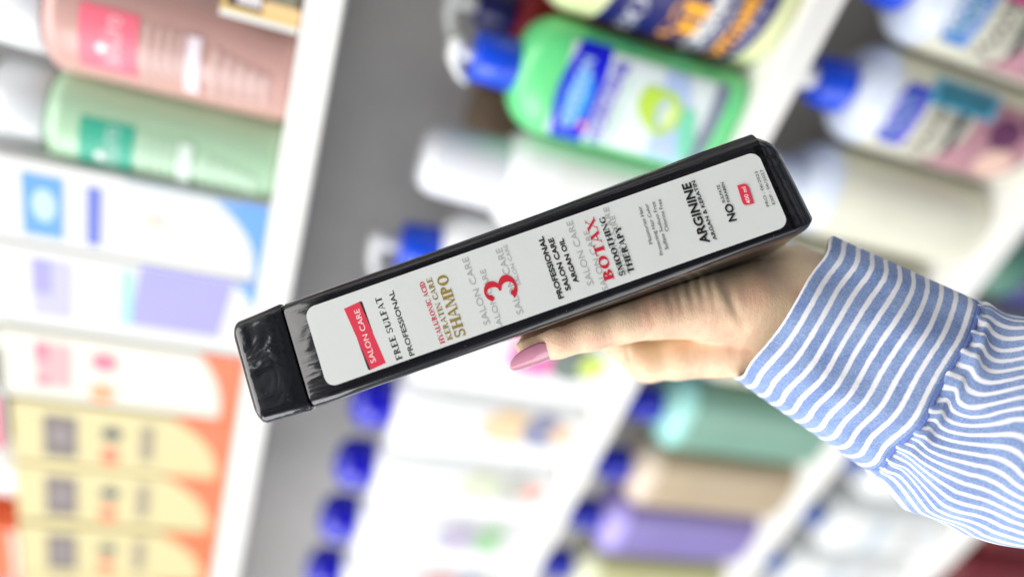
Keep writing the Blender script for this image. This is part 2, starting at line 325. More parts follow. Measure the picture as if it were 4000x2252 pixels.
# --- third shelf ---
z3 = ZS[2]
g='cream bottles with blue caps on the third shelf'
pearl=mat('pearl_shoulder',(.62,.68,.80),.3,.05,coat=.3); creamb=mat('cream_body',(.66,.65,.54),.35,.04,sss=.05)
def creamy(x,lab,kind):
    t = put('shampoo_bottle',lab,'bottle',x,D+.042,z3,g)
    s = body_secs(.0365,.034,.155,2.3,.006,.030,.006); loft('body', s, creamb, t)
    loft('shoulder',[(.151,.0352,.033,2.2),(.153,.0362,.034,2.2),(.157,.0358,.0335,2.1),(.162,.0338,.0315,2),(.167,.0300,.028,2),(.171,.0250,.0235,2),(.174,.019,.019,2)],pearl,t)
    cyl('cap',.173,.200,.0195,blue if kind else pearl,t,.0175,bev=.003); cyl('nozzle',.2005,.213,.0085,white,t)
    L=Wrap(s); gp=mat('grey_print',(.22,.20,.17),.5,.5); bk=mat('black_print',(.03,.03,.04),.4)
    if kind:
        bb=mat('badge_blue%d'%kind,(.02,.17,.52) if kind==1 else (.04,.05,.50),.35)
        def badge(u,v):
            zc=.135+.006*math.cos((u-.5)*3.1); hh=.0150*(.72+.28*math.sin(math.pi*u))
            return (-.0235+.046*u, zc+(v-.5)*2*hh)
        L.patch(badge,bb,20,5)
        bp=mat('white_print',(0,0,0)) if kind==1 else mat('mauve_print',(.42,.42,.80),.4)
        L.text('HAIR',-.017,.016,.1430,.0085,bp,.012); L.text('WATER FX',-.017,.016,.1305,.0065,bp,.01)
        L.patch(lambda u,v:(-.019+.036*u,.1395+.0016*math.sin(9*u)+.0018*v),mat('leaf_print',(.03,.32,.20),.4),12,1)
        L.text('WATER',-.027,.016 if kind==2 else .024,.108,.0105,gp,.03); L.text('& COLOR CARE',-.027,.012 if kind==2 else .022,.099,.007,gp,.02)
        L.patch(lambda u,v:(-.031+.050*u,.0865-.016*(u-.55)**2+.008*v*(.5+u)),bk,16,2)
        L.patch(lambda u,v:(-.031+.058*u,.016+.012*(u-.5)**2*4+(.070-.012*u)*v),mat('mauve_picture',(.40,.20,.24),.45,.5),14,6)
        L.disc(.008,.048,.012,.016,mat('plum',(.12,.03,.09),.4,.4)); L.disc(.021,.026,.007,.008,bk); L.disc(-.015,.040,.012,.016,mat('skin_print',(.68,.46,.38),.5,.1))
        if kind==1: L.rect(.014,.031,.080,.125,mat('magenta',(.62,.01,.22),.4),.0)
        else:
            L.rect(.0135,.0315,.064,.126,mat('teal_frame',(.10,.42,.62),.4),-.006); L.rect(.0155,.0295,.069,.121,mat('teal_label',(.03,.18,.26),.4,.6),-.006)
    else: L.disc(0,.1,.004,.004,creamb)
    L.build('label',t)
creamy(-.006,'cream bottle with a bright blue badge at the top right corner',1)
creamy(-.0835,'cream bottle with an indigo badge, teal tag and hair picture, right of the shelf edge',2)
creamy(-.163,'plain cream bottle with its back turned, nearest the base of the black bottle',0)
creamy(-.247,'plain cream bottle just above the striped cuff',0)
creamy(-.328,'plain cream bottle hidden behind the striped cuff',0)
g='blue-capped bottles with coloured bodies on the third shelf'
for x,nm,c,sh,lab in ((-.412,'teal',(.17,.32,.25),(.34,.70,.64),'teal green blue-capped bottle beneath the hand'),(-.494,'tan',(.42,.33,.22),(.66,.54,.42),'tan blue-capped bottle between the teal and purple ones'),
                 (-.576,'purple',(.21,.17,.42),(.42,.35,.80),'purple blue-capped bottle beside the tan one'),(-.662,'olive',(.42,.42,.20),(.70,.72,.48),'olive yellow blue-capped bottle at the bottom edge')):
    t = put('shampoo_bottle',lab,'bottle',x,D+.038,z3,g)
    s = body_secs(.039,.032,.160,3,.002,.030); loft('body', s, mat(nm+'_plastic',c,.4,.05,sss=.05), t)
    loft('shoulder',[(.1585,.037,.030,3),(.161,.0385,.0315,3),(.170,.036,.030,2.6),(.178,.026,.024,2),(.182,.018,.018,2)],mat(nm+'_shoulder',sh,.3,.04,coat=.3),t)
    cyl('cap',.182,.212,.0180,mat('royal_blue',(.01,.02,.45),.3,.1),t,.0160)

# --- fourth and fifth shelf ---
z4 = ZS[3]
t = put('shampoo_bottle','navy bottle with a dark green cap at the right edge under the cream bottles','bottle',-.185,D+.036,z4)
s = body_secs(.034,.028,.188,2.6,.018,.016); loft('body', s, navy, t); loft('cap',[(.186,.028,.026,2.2),(.189,.030,.028,2.2),(.222,.030,.028,2.2),(.226,.027,.025,2.2)],mat('bottle_green',(.08,.20,.15),.35,.3),t)
g='white bottles with small blue caps on the fourth shelf'
for x,lab in ((-.100,'white blue-capped bottle past the right edge of the photo'),(-.275,'white blue-capped bottle hidden behind the sleeve'),(-.362,'white blue-capped bottle touching the outline of the sleeve'),(-.449,'white blue-capped bottle just below the striped sleeve'),(-.540,'second white blue-capped bottle below the striped sleeve'),(-.632,'third white blue-capped bottle below the sleeve, at the bottom edge')):
    t = put('lotion_bottle',lab,'bottle',x,D+.042,z4,g)
    s = body_secs(.040,.034,.168,2.8,.02,.016); loft('body', s, mat('pearl_white',(.74,.76,.76),.35,.03), t)
    cyl('cap',.167,.190,.0150,mat('steel_blue',(.03,.10,.42),.35),t,.0140)
    L=Wrap(s); L.rect(-.028,.028,.10,.116,mat('faint_blue',(.50,.58,.66),.5)); L.disc(.002,.06,.016,.014,mat('faint_grey',(.58,.56,.56),.5)); L.build('label',t)
z5 = ZS[4]; g='dark red bottles on the lowest shelf'
for x,lab in ((-.43,'dark red bottle hidden behind the sleeve'),(-.515,'dark red bottle at the bottom edge right of the white ones'),(-.60,'second dark red bottle from the right along the bottom edge'),(-.685,'dark red bottle past the bottom edge')):
    t = put('shampoo_bottle',lab,'bottle',x,D+.040,z5,g)
    s = body_secs(.038,.030,.200,2.8,.02,.016); loft('body', s, mat('oxblood',(.14,.01,.012),.35,.4), t); cyl('cap',.199,.226,.0160,mat('brown_cap',(.16,.07,.03),.35),t)

# ------------------------------------------------------------------ the held bottle
# frame of the front face: u along the bottle (cap to base), v across (towards the thumb), n out of the face
ROLL = math.radians(10)
zhat = np.array([0,0,1.])
def camp(px,py,z): return np.array([(px-2000)*z/F,(py-1126)*z/F,z])
A0 = camp(1235,1355,.2935); A1 = camp(3020,730,.2975)
uc = (A1-A0)/np.linalg.norm(A1-A0); LAB = np.linalg.norm(A1-A0)
vp = np.cross(zhat,uc); vp/=np.linalg.norm(vp)            # image-down perpendicular
wn = np.cross(uc,vp)                                     # away from the camera
vc = vp*math.cos(ROLL)-wn*math.sin(ROLL); wc = np.cross(uc,vc)
def face_uv(px,py):                                      # sight line on the face -> (u, v) in metres from A0
    r = np.array([(px-2000)/F,(py-1126)/F,1.]); t = (A0@wc)/(r@wc); q = r*t-A0; return np.array([q@uc,q@vc])
U=R@uc; Vv=R@vc; Wd=R@wc; O=R@A0
bot = thing('held_bottle','tall black rectangular shampoo bottle with a long white label held in the hand','bottle')
bot.matrix_world = Matrix([[U[0],Vv[0],Wd[0],O[0]],[U[1],Vv[1],Wd[1],O[1]],[U[2],Vv[2],Wd[2],O[2]],[0,0,0,1]])
def black(name, rough, col=(.006,.006,.009), bs=1., st=(1,1,1)):
    m = bpy.data.materials.new(name); m.use_nodes=True; n=m.node_tree; p=n.nodes['Principled BSDF']
    p.inputs['Base Color'].default_value=col+(1,); p.inputs['Roughness'].default_value=rough; p.inputs['Coat Weight'].default_value=1; p.inputs['Coat Roughness'].default_value=.05; p.inputs['Specular IOR Level'].default_value=.15
    c=n.nodes.new('ShaderNodeTexCoord'); mp=n.nodes.new('ShaderNodeMapping'); mp.inputs['Scale'].default_value=st; n.links.new(c.outputs['Object'],mp.inputs[0])
    a=n.nodes.new('ShaderNodeTexNoise'); a.inputs['Scale'].default_value=58; a.inputs['Detail'].default_value=1.8; a.inputs['Distortion'].default_value=1.4; n.links.new(mp.outputs[0],a.inputs['Vector'])
    b=n.nodes.new('ShaderNodeBump'); b.inputs['Strength'].default_value=.5*bs; b.inputs['Distance'].default_value=.0008; n.links.new(a.outputs['Fac'],b.inputs['Height'])
    a2=n.nodes.new('ShaderNodeTexNoise'); a2.inputs['Scale'].default_value=900; a2.inputs['Detail'].default_value=3; n.links.new(c.outputs['Object'],a2.inputs['Vector'])
    b2=n.nodes.new('ShaderNodeBump'); b2.inputs['Strength'].default_value=.05; b2.inputs['Distance'].default_value=.0002; n.links.new(a2.outputs['Fac'],b2.inputs['Height']); n.links.new(b.outputs[0],b2.inputs['Normal'])
    m3=n.nodes.new('ShaderNodeMapping'); m3.inputs['Scale'].default_value=(.06,1,1); n.links.new(c.outputs['Object'],m3.inputs[0])
    a3=n.nodes.new('ShaderNodeTexNoise'); a3.inputs['Scale'].default_value=330; a3.inputs['Detail'].default_value=2; n.links.new(m3.outputs[0],a3.inputs['Vector'])
    b3=n.nodes.new('ShaderNodeBump'); b3.inputs['Strength'].default_value=.12*(st[0]<.5); b3.inputs['Distance'].default_value=.0004; n.links.new(a3.outputs['Fac'],b3.inputs['Height']); n.links.new(b2.outputs[0],b3.inputs['Normal']); b2=b3
    n.links.new(b2.outputs[0],p.inputs['Coat Normal']); n.links.new(b2.outputs[0],p.inputs['Normal'])
    # dust specks and scuffs on the film
    v=n.nodes.new('ShaderNodeTexNoise'); v.inputs['Scale'].default_value=1500; n.links.new(c.outputs['Object'],v.inputs['Vector'])
    r=n.nodes.new('ShaderNodeValToRGB'); r.color_ramp.elements[0].position=.74; r.color_ramp.elements[0].color=col+(1,); r.color_ramp.elements[1].position=.80; r.color_ramp.elements[1].color=(.3,.3,.3,1)
    n.links.new(v.outputs['Fac'],r.inputs[0]); n.links.new(r.outputs[0],p.inputs['Base Color'])
    return m
mb = black('black_gloss',.25,bs=1.2,st=(.45,.8,1)); mc = black('black_cap',.25,bs=1.6,col=(.008,.009,.013),st=(1,.8,1))
def ring(u, v0,v1,f0,f1,w1,w2,w3):
    # flat front f0..f1 at depth w1, moulded round shoulders to the sides v0 / v1, soft back corners
    bi=float(np.interp(u,[0,.12],[.0045,0])); cb=.006; o=[]
    for k in range(9):
        t=math.pi/2*k/8; o.append((u, f0+(v0-f0)*math.cos(t), w2+(w1-w2)*math.sin(t)))
    o.append((u,f0*.97+f1*.03,w1)); o.append((u,f1*.97+f0*.03,w1))
    for k in range(9):
        t=math.pi/2*k/8; o.append((u, f1+(v1-f1)*math.sin(t), w2+(w1-w2)*math.cos(t)))
    o.append((u,v1-bi*.06,w2+(w3-w2)*.08)); o.append((u,v1-bi*.9,w3-cb*1.15))
    for k in range(6):
        t=math.pi/2*k/5; o.append((u, v1-bi-cb+cb*math.cos(t), w3-cb+cb*math.sin(t)))
    for k in range(6):
        t=math.pi/2*k/5; o.append((u, v0+bi*.6+cb-cb*math.sin(t), w3-cb+cb*math.cos(t)))
    o.append((u,v0+bi*.54,w3-cb*1.15)); o.append((u,v0+bi*.04,w2+(w3-w2)*.08))
    return o
def tube8(name, rings, m, bev=0):
    V=[q for r in rings for q in r]; Fc=[]; n=len(rings[0])
    for i in range(len(rings)-1):
        for k in range(n): Fc.append((i*n+k,i*n+(k+1)%n,(i+1)*n+(k+1)%n,(i+1)*n+k))
    Fc.append(tuple(range(n))[::-1]); Fc.append(tuple((len(rings)-1)*n+k for k in range(n)))
    o=mesh(name,V,Fc,m,bot,smooth=True)
    bm=bmesh.new(); bm.from_mesh(o.data); bmesh.ops.recalc_face_normals(bm,faces=bm.faces[:]); bm.to_mesh(o.data); bm.free()
    md=o.modifiers.new('es','EDGE_SPLIT'); md.split_angle=math.radians(48)
    return o
us=-.0088; ue=LAB+.0112
def B(u):
    k=np.interp(u,[us,.05,.11,LAB-.02,ue],[0,.05,.25,1,1]); 
    return dict(v0=-.0222-.0036*k, v1=.0226-.0010*k, f0=-.0183-.0006*k, f1=.0186, w1=0.0, w2=.0040+.0035*k, w3=.026+.017*k)
def rB(u,sh=0,w=0):
    d=B(u); return ring(u,d['v0']+sh,d['v1']-sh,d['f0']+sh*.6,d['f1']-sh*.6,d['w1']+w,d['w2']+w,d['w3']-w)
rs=[rB(us+.0003,.0006,.0003),rB(us+.0012)]
for u in np.linspace(.01,LAB+.002,9): rs.append(rB(u))
def rE(u,top,bo,w):
    d=B(u); return ring(u,d['v0']+top,d['v1']-bo,d['f0']+top*.7,d['f1']-bo*.5,d['w1']+w,d['w2']+w,d['w3']-w)
for k in range(10):
    t=math.pi/2*k/9; e=.0115*math.sin(t); s1=1-math.cos(t); rs.append(rE(ue-.0115+e, .0125*s1**.8, .0052*s1, .0065*s1**1.4))
rs=[[(p[0]+ (0.05*(p[1]) if i>=len(rs)-10 else 0),p[1],p[2]) for p in r] for i,r in enumerate(rs)]
tube8('body',rs,mb)
# cap: slightly larger collar at the seam, tapering towards its end
def rC(u,g=0,w=0,tap=0): 
    d=B(us); q=.0006+g
    return ring(u,d['v0']-q+tap,d['v1']+q-tap,d['f0']-q*.5+tap,d['f1']+q*.5-tap,-.0005+w,.0038+w,.0275-w)
uc0=us-.0208
rr=[rC(us-.0003,-.0012,.0010),rC(us-.0005,-.0004,.0002),rC(us-.0011),rC(us-.008,0,.0001,.0005),rC(us-.0160,0,.0002,.0010)]
for k in range(9):
    t=math.pi/2*k/8; s1=1-math.cos(t); rr.append(rC(uc0+.0022-.0036*math.sin(t),0,.0002+.0042*s1,.0011+.0040*s1))
rr=[[(p[0]-.0014*(1-(p[1]/.022)**2)*(1 if i>3 else 0),p[1],p[2]) for p in r] for i,r in enumerate(rr)]
cap=tube8('cap',rr,mc)
# ---- label, print and all, as one mesh in the frame of the face
def ink(name,col,rough=.45): return mat('ink_'+name,col,rough,.02)
def labelmat():
    m=mat('label_paper',(.74,.755,.735),.28,.015,.35,38,coat=1); m.node_tree.nodes['Principled BSDF'].inputs['Coat Roughness'].default_value=.12; return m
k_=ink('black',(.010,.010,.014)); r_=ink('red',(.60,.012,.035)); gd=ink('gold',(.30,.21,.035)); gy=ink('grey',(.42,.43,.43)); ol=ink('charcoal',(.03,.03,.03)); wh=ink('white',(.85,.83,.80))
class Flat(Print):
    def __init__(s): super().__init__(); s.z=-.00010
    def bump(s): s.z-=.000006; return s.z
    def poly(s,pts,m,lift=None):
        z=s.bump() if lift is None else lift; s.add([(a,b,z) for a,b in pts],[tuple(range(len(pts)))],m)
P=Flat()
# paper with rounded corners
lw=.0168; pts=[]
c1=face_uv(1175,1200);
Lu0,Lu1,Lv0,Lv1=-.0003,LAB-.0002,-.0165,.0172
def rr_pts(u0,u1,v0,v1,r,n=8):
    out=[]
    for cx,cy,a0 in ((u0+r,v0+r,180),(u1-r,v0+r,270),(u1-r,v1-r,0),(u0+r,v1-r,90)):
        for k in range(n+1):
            a=math.radians(a0+90*k/n); out.append((cx+r*math.cos(a),cy+r*math.sin(a)))
    return out
pp=rr_pts(Lu0,Lu1,Lv0,Lv1,.0042)
nP=len(pp)
P.add([(a,b,-.00008) for a,b in pp]+[(a,b,.0) for a,b in pp],[tuple(range(nP))]+[(k,nP+k,nP+(k+1)%nP,(k+1)%nP) for k in range(nP)],labelmat())
def q(cx,cy,ox,oy,sc): return (ox+cx/sc, oy+cy/sc)
CA=(880,1000,2.071); CB=(1700,750,2.231); CC=(2400,450,2.071)
def place(V,Fc,wd,p0,p1,h,m,crop,hh=1.):
    """V: glyph points (x, y up, cap height 1); p0->p1 the baseline in the photograph; h cap height there"""
    a=face_uv(*q(*p0,*crop)); b=face_uv(*q(*p1,*crop)); hm=h/crop[2]*.294/F
    ex=(b-a)/wd; nrm=np.array([-(b-a)[1],(b-a)[0]])/np.linalg.norm(b-a)
    if nrm[0]>0: nrm=-nrm
    return [(a+ex*x+nrm*hm*y) for x,y in V]
def sans(txt,p0,p1,h,m,crop,bold=0,clip=False):
    V,Fc=text_mesh(txt,bold); wd=V[:,0].max(); ch=.729
    z=P.bump(); pts=place([(x,y/ch) for x,y in V],Fc,wd,p0,p1,h,m,crop)
    pts=[(x,min(y,Lv1-.0002)) if clip else (x,y) for x,y in pts]
    P.add([(x,y,z) for x,y in pts],Fc,m)
# --- a small seriffed alphabet drawn as strokes
def arc(cx,cy,rx,ry,a0,a1,tx,ty,n=18):
    out=[]
    for k in range(n):
        a=math.radians(a0+(a1-a0)*k/n); b=math.radians(a0+(a1-a0)*(k+1)/n)
        o=lambda t:(cx+rx*math.cos(t),cy+ry*math.sin(t)); i=lambda t:(cx+(rx-tx)*math.cos(t),cy+(ry-ty)*math.sin(t))
        out.append([o(a),o(b),i(b),i(a)])
    return out
T=.23; t_=.095; sf=.07
def vs(x,y0=0,y1=1,w=T,s0=1,s1=1,e=.075):
    o=[[(x,y0),(x+w,y0),(x+w,y1),(x,y1)]]
    if s0: o.append([(x-e,y0),(x+w+e,y0),(x+w+e,y0+sf),(x-e,y0+sf)])
    if s1: o.append([(x-e,y1-sf),(x+w+e,y1-sf),(x+w+e,y1),(x-e,y1)])
    return o
def hs(x0,x1,y,w=t_): return [[(x0,y),(x1,y),(x1,y+w),(x0,y+w)]]
def dg(x0,y0,x1,y1,w): return [[(x0,y0),(x0+w,y0),(x1+w,y1),(x1,y1)]]
def sr(x,y,w,e=.07): return [[(x-e,y),(x+w+e,y),(x+w+e,y+sf),(x-e,y+sf)]]
def tick(x,y0,y1,w=.05): return [[(x,y0),(x+w,y0),(x+w,y1),(x,y1)]]
GL={
'A':(.86,dg(.07,0,.36,1,.055)+dg(.62,0,.36,1,.17)+hs(.2,.66,.3)+sr(.07,0,.05)+sr(.63,0,.16)),
'B':(.78,vs(.1)+arc(.36,.755,.29,.245,-90,90,T,t_)+arc(.36,.26,.36,.26,-90,90,T,t_)+hs(.1,.38,0)+hs(.1,.38,.945)+hs(.1,.38,.475)),
'C':(.80,arc(.46,.5,.42,.52,40,320,T,t_)+tick(.74,.66,1.0)+tick(.74,0,.3)),
'D':(.86,vs(.1)+arc(.38,.5,.44,.5,-90,90,T,t_)+hs(.1,.4,0)+hs(.1,.4,.945)),
'E':(.74,vs(.1)+hs(.1,.66,0)+hs(.1,.63,.945)+hs(.2,.5,.48)+tick(.62,0,.26)+tick(.59,.76,1)+tick(.46,.38,.62,.04)),
'F':(.70,vs(.1)+hs(.1,.63,.945)+hs(.2,.5,.48)+tick(.59,.76,1)+tick(.46,.38,.62,.04)),
'G':(.88,arc(.46,.5,.42,.52,45,315,T,t_)+tick(.72,.7,1.0)+vs(.62,.02,.42,.15,0,1)),
'H':(.92,vs(.1)+vs(.65)+hs(.2,.7,.475)),
'I':(.40,vs(.11)),
'K':(.86,vs(.1)+dg(.26,.42,.62,1,.06)+dg(.62,0,.34,.56,.18)+sr(.62,0,.17)+sr(.60,.955,.1)),
'L':(.70,vs(.1)+hs(.1,.64,0)+tick(.60,0,.3)),
'M':(1.08,vs(.1,w=.055)+dg(.47,0,.1,1,.17)+dg(.47,0,.80,1,.06)+vs(.78)),
'N':(.90,vs(.12,w=.055)+dg(.66,0,.1,1,.18)+vs(.73,w=.055,s0=0)),
'O':(.90,arc(.45,.5,.42,.52,0,360,T,t_,32)),
'P':(.74,vs(.1)+arc(.34,.735,.33,.265,-90,90,T,t_)+hs(.1,.38,.945)+hs(.2,.38,.47)),
'R':(.86,vs(.1)+arc(.34,.745,.32,.255,-90,90,T,t_)+hs(.1,.38,.945)+hs(.2,.4,.49)+dg(.62,0,.34,.5,.18)+sr(.64,0,.16)),
'S':(.68,arc(.33,.745,.27,.275,25,270,.13,t_+.02)+arc(.33,.275,.29,.295,-155,90,.15,t_+.02)+tick(.54,.70,1.0)+tick(.05,0,.32)),
'T':(.80,vs(.315,s1=0)+hs(.04,.76,.945)+tick(.04,.74,1)+tick(.71,.74,1)),
'U':(.88,vs(.1,.3,1,s0=0)+vs(.70,.3,1,w=.055,s0=0)+arc(.427,.32,.327,.34,180,360,T,t_)),
'X':(.86,dg(.62,0,.06,1,.19)+dg(.08,0,.66,1,.06)+sr(.62,0,.18)+sr(.08,0,.06)+sr(.06,.955,.18)+sr(.66,.955,.05)),
'Y':(.82,dg(.33,.45,.03,1,.18)+dg(.38,.45,.66,1,.06)+vs(.33,0,.5,s1=0)+sr(.03,.955,.18)+sr(.66,.955,.05)),
' ':(.36,[]),
'3':(.66,arc(.29,.74,.28,.265,-85,165,.175,.075)+arc(.27,.26,.36,.285,-160,95,.20,.08)+arc(.09,.13,.085,.085,0,360,.085,.085,14)+arc(.10,.82,.07,.07,0,360,.07,.07,14)),
}
def serif(txt,p0,p1,h,m,crop,clip=False):
    x=0; polys=[]
    for ch in txt:
        wd,g_=GL[ch]
        for k in g_: polys.append([(a+x,b) for a,b in k])
        x+=wd
    zb=P.z
    for i,pl_ in enumerate(polys):
        pts=place(pl_,None,x,p0,p1,h,m,crop)
        P.add([(a,b,zb-.000004-(i%7)*.000003) for a,b in pts],[tuple(range(len(pl_)))],m)
    P.z=zb-.000028
def photo_poly(pts,m,crop): P.poly([tuple(face_uv(*q(a,b,*crop))) for a,b in pts],m)
photo_poly([(1085,366),(1107,366),(1194,612),(1180,919),(1156,917),(1066,665)],k_,CA)
photo_poly([(960,425),(1085,368),(1300,862),(1178,918)],mat('banner_red',(.72,.035,.075),.4,.04),CA)
sans('SALON CARE',(1222,852),(1082,424),46,wh,CA,-.002)
serif('FREE SULFAT',(1437,830),(1258,322),50,ol,CA)
sans('PROFESSIONAL',(1532,797),(1357,275),42,k_,CA,.018)
serif('HYALURONIC ACID',(1780,700),(1605,200),40,r_,CA)
serif('KERATIN CARE',(1842,672),(1665,168),43,gd,CA)
serif('SHAMPO',(1948,640),(1788,140),88,gd,CA)
for a,b,h in (((480,1145),(285,562),60),((596,1190),(432,668),50),((770,1052),(577,482),62),((748,805),(622,455),36),
              ((1382,802),(1192,245),60),((1508,850),(1335,330),54),((1640,722),(1508,128),52),((1700,690),(1560,205),50)):
    sans('SALON CARE',a,b,h,gy,CB,-.006,True)
serif('3',(727,890),(668,693),284,r_,CB)
sans('PROFESSIONAL',(1120,920),(937,383),48,k_,CB,.03)
sans('SALON CARE',(1181,850),(1024,398),46,k_,CB,.03)
sans('ARGAN OIL',(1250,784),(1112,402),44,k_,CB,.03)
serif('BOTAX',(1562,760),(1380,218),84,r_,CB)
serif('SMOOTHING',(1660,722),(1470,210),50,k_,CB)
serif('THERAPY',(1738,700),(1608,292),52,k_,CB)
for tx,a,b,h in (('Moisturize Hair',(308,1037),(212,735),30),('Protecting Hair Color',(394,1127),(266,715),30),('Sulfate Sodium Free',(436,1082),(322,700),30),('Chlorine Free',(438,937),(372,680),30)):
    sans(tx,a,b,h,k_,CC,0)
sans('ARGININE',(770,1028),(610,543),76,k_,CC,.028)
sans('ARGAN & KERATIN',(828,1006),(648,528),31,k_,CC,.022)
sans('NO',(986,852),(946,712),66,k_,CC,.03)
sans('SULFATE',(895,708),(845,563),25,k_,CC,.012); sans('PARABEN',(932,700),(880,543),25,k_,CC,.014)
photo_poly([(990,570),(1045,556),(1068,562),(1085,585),(1127,713),(1062,730),(1042,722),(1030,700)],mat('banner_red',(0,0,0)),CC)
sans('400 ml',(1100,712),(1056,578),34,wh,CC,.01)
sans('PRO : 06/2023',(1250,737),(1152,455),24,ol,CC,.0); sans('EXP : 06/2027',(1297,720),(1195,440),24,ol,CC,.0)
P.build('label',bot)

# ------------------------------------------------------------------ the hand
def rc(X,a,b,ra,rb):                        # distance to a cone with round ends
    ab=b-a; L=ab@ab; t=np.clip(((X-a)@ab)/L,0,1); return np.linalg.norm(X-(a+t[:,None]*ab),axis=1)-(ra+(rb-ra)*t)
def smin(a,b,k): h=np.clip(.5+.5*(b-a)/k,0,1); return b*(1-h)+a*h-k*h*(1-h)
chains=[ # (pixel x, pixel y, depth m, radius mm)
 ('thumb',[(2078,1343,.3165,7.2),(2170,1318,.3160,9.2),(2300,1284,.3170,9.6),(2420,1254,.3190,9.9),(2560,1222,.3225,11.6),(2740,1195,.3290,15.5),(2920,1190,.3340,19),(3120,1240,.338,22),(3330,1370,.337,24),(3620,1540,.330,27)]),
 ('back',[(2527,1416,.3440,8.6),(2640,1395,.3440,10.5),(2800,1368,.3440,13.0),(2980,1345,.3430,15.5),(3200,1350,.338,20)]),
 ('heel',[(2860,1090,.3480,12),(2990,1070,.3430,12),(3085,1066,.3400,12.2),(3230,1180,.337,20)]),
 ('palm',[(2560,1180,.3585,9),(2720,1120,.3590,11),(2900,1110,.3570,13),(3100,1160,.345,20)]),
 ('palm2',[(2530,1416,.3470,8.6),(2620,1290,.3560,10),(2740,1080,.3600,10),(2820,960,.3590,9)]),
 ('index',[(2527,1416,.3440,8.6),(2400,1316,.3490,8.2),(2260,1190,.3500,7.4),(2110,1140,.3470,6.6),(2000,1120,.344,6)]),
 ('middle',[(2700,1160,.3590,9.5),(2480,1110,.3570,8.6),(2250,1060,.3550,7.8),(2060,1040,.3500,6.8)]),
 ('ring',[(2760,1030,.3600,9),(2570,960,.3580,8.2),(2370,960,.3560,7.3),(2220,975,.3520,6.4)]),
 ('little',[(2830,960,.3590,8.2),(2700,880,.3580,7.2),(2580,860,.3570,6.5),(2470,880,.3540,5.8)]),
]
cl={n:[(camp(a,b,c),r/1000) for a,b,c,r in ch] for n,ch in chains}
allp=np.array([p for ch in cl.values() for p,_ in ch]); h=.0011
lo=allp.min(0)-.03; hi=allp.max(0)+.03; hi[0]=min(hi[0],camp(3560,0,.33)[0]); n3=np.ceil((hi-lo)/h).astype(int)
gx,gy_,gz=[lo[i]+h*np.arange(n3[i]) for i in range(3)]
G=np.stack(np.meshgrid(gx,gy_,gz,indexing='ij'),-1).reshape(-1,3)
Dm=None
for nme,ch in cl.items():
    d=None
    for (a,ra),(b,rb) in zip(ch[:-1],ch[1:]):
        e=rc(G,a,b,ra,rb); d=e if d is None else smin(d,e,.002)
    kk={'thumb':.006,'back':.0022,'heel':.010,'palm':.010,'palm2':.003}.get(nme,.0035)
    Dm=d if Dm is None else smin(Dm,d,kk)
# the bottle presses into the flesh: keep the hand just outside the bottle's own box
q3=G-A0; gu=q3@uc; gv=q3@vc; gw=q3@wc
kk=np.interp(gu,[us,.05,.11,LAB-.02,ue],[0,.05,.25,1,1])
inside=np.maximum(np.maximum(gv-(.0226-.0010*kk+.0001),(-.0222-.0036*kk)-gv),np.maximum(gw-(.026+.017*kk+.0001),-gw))
inside=np.maximum(inside,gu-ue-.0002)
Dm=np.maximum(Dm,-inside)
Dm=Dm.reshape(n3)
def surface_nets(D3,lo,h):
    s=D3<0; nx,ny,nz=D3.shape
    c=np.zeros((nx-1,ny-1,nz-1),int); acc=np.zeros((nx-1,ny-1,nz-1,3)); cnt=np.zeros((nx-1,ny-1,nz-1))
    off=[(i,j,k) for i in (0,1) for j in (0,1) for k in (0,1)]
    for ax in range(3):
        for o in off:
            if o[ax]: continue
            o2=list(o); o2[ax]=1
            a=D3[o[0]:nx-1+o[0],o[1]:ny-1+o[1],o[2]:nz-1+o[2]]; b=D3[o2[0]:nx-1+o2[0],o2[1]:ny-1+o2[1],o2[2]:nz-1+o2[2]]
            m=(a<0)!=(b<0); t=np.where(m,a/np.where(m,a-b,1),0)
            for i in range(3): acc[...,i]+=np.where(m,o[i]+(t if i==ax else 0),0)
            cnt+=m
    act=cnt>0; idx=-np.ones(act.shape,int); idx[act]=np.arange(act.sum())
    ii=np.argwhere(act); V=lo+h*(ii+acc[act]/cnt[act][:,None])
    Fc=[]
    for ax in range(3):
        u,v=[(1,2),(2,0),(0,1)][ax]
        sl=[slice(1,-1)]*3; sl[ax]=slice(0,-1); sl2=[slice(1,-1)]*3; sl2[ax]=slice(1,None)
        A=s[tuple(sl)]; Bq=s[tuple(sl2)]; e=np.argwhere(A!=Bq)
        base=e+np.array([0 if i==ax else 1 for i in range(3)])
        du=np.zeros(3,int); du[u]=1; dv=np.zeros(3,int); dv[v]=1
        qs=[base-du-dv,base-dv,base,base-du]; ok=np.ones(len(e),bool)
        for q_ in qs: ok&=(q_<np.array(act.shape)).all(1)
        qs=[q_[ok] for q_ in qs]; fl=A[tuple(e[ok].T)]
        Q=np.stack([idx[tuple(q_.T)] for q_ in qs],1); Q[~fl]=Q[~fl][:,::-1]; Fc.append(Q)
    return V,np.concatenate(Fc)
HV,HF=surface_nets(Dm,lo,h)
# light smoothing
e=np.concatenate([HF[:,[0,1]],HF[:,[1,2]],HF[:,[2,3]],HF[:,[3,0]]])
for it in range(3):
    sm=np.zeros_like(HV); cn=np.zeros(len(HV)); np.add.at(sm,e[:,0],HV[e[:,1]]); np.add.at(sm,e[:,1],HV[e[:,0]]); np.add.at(cn,e[:,0],1); np.add.at(cn,e[:,1],1)
    HV=HV*.5+.5*sm/np.maximum(cn,1)[:,None]
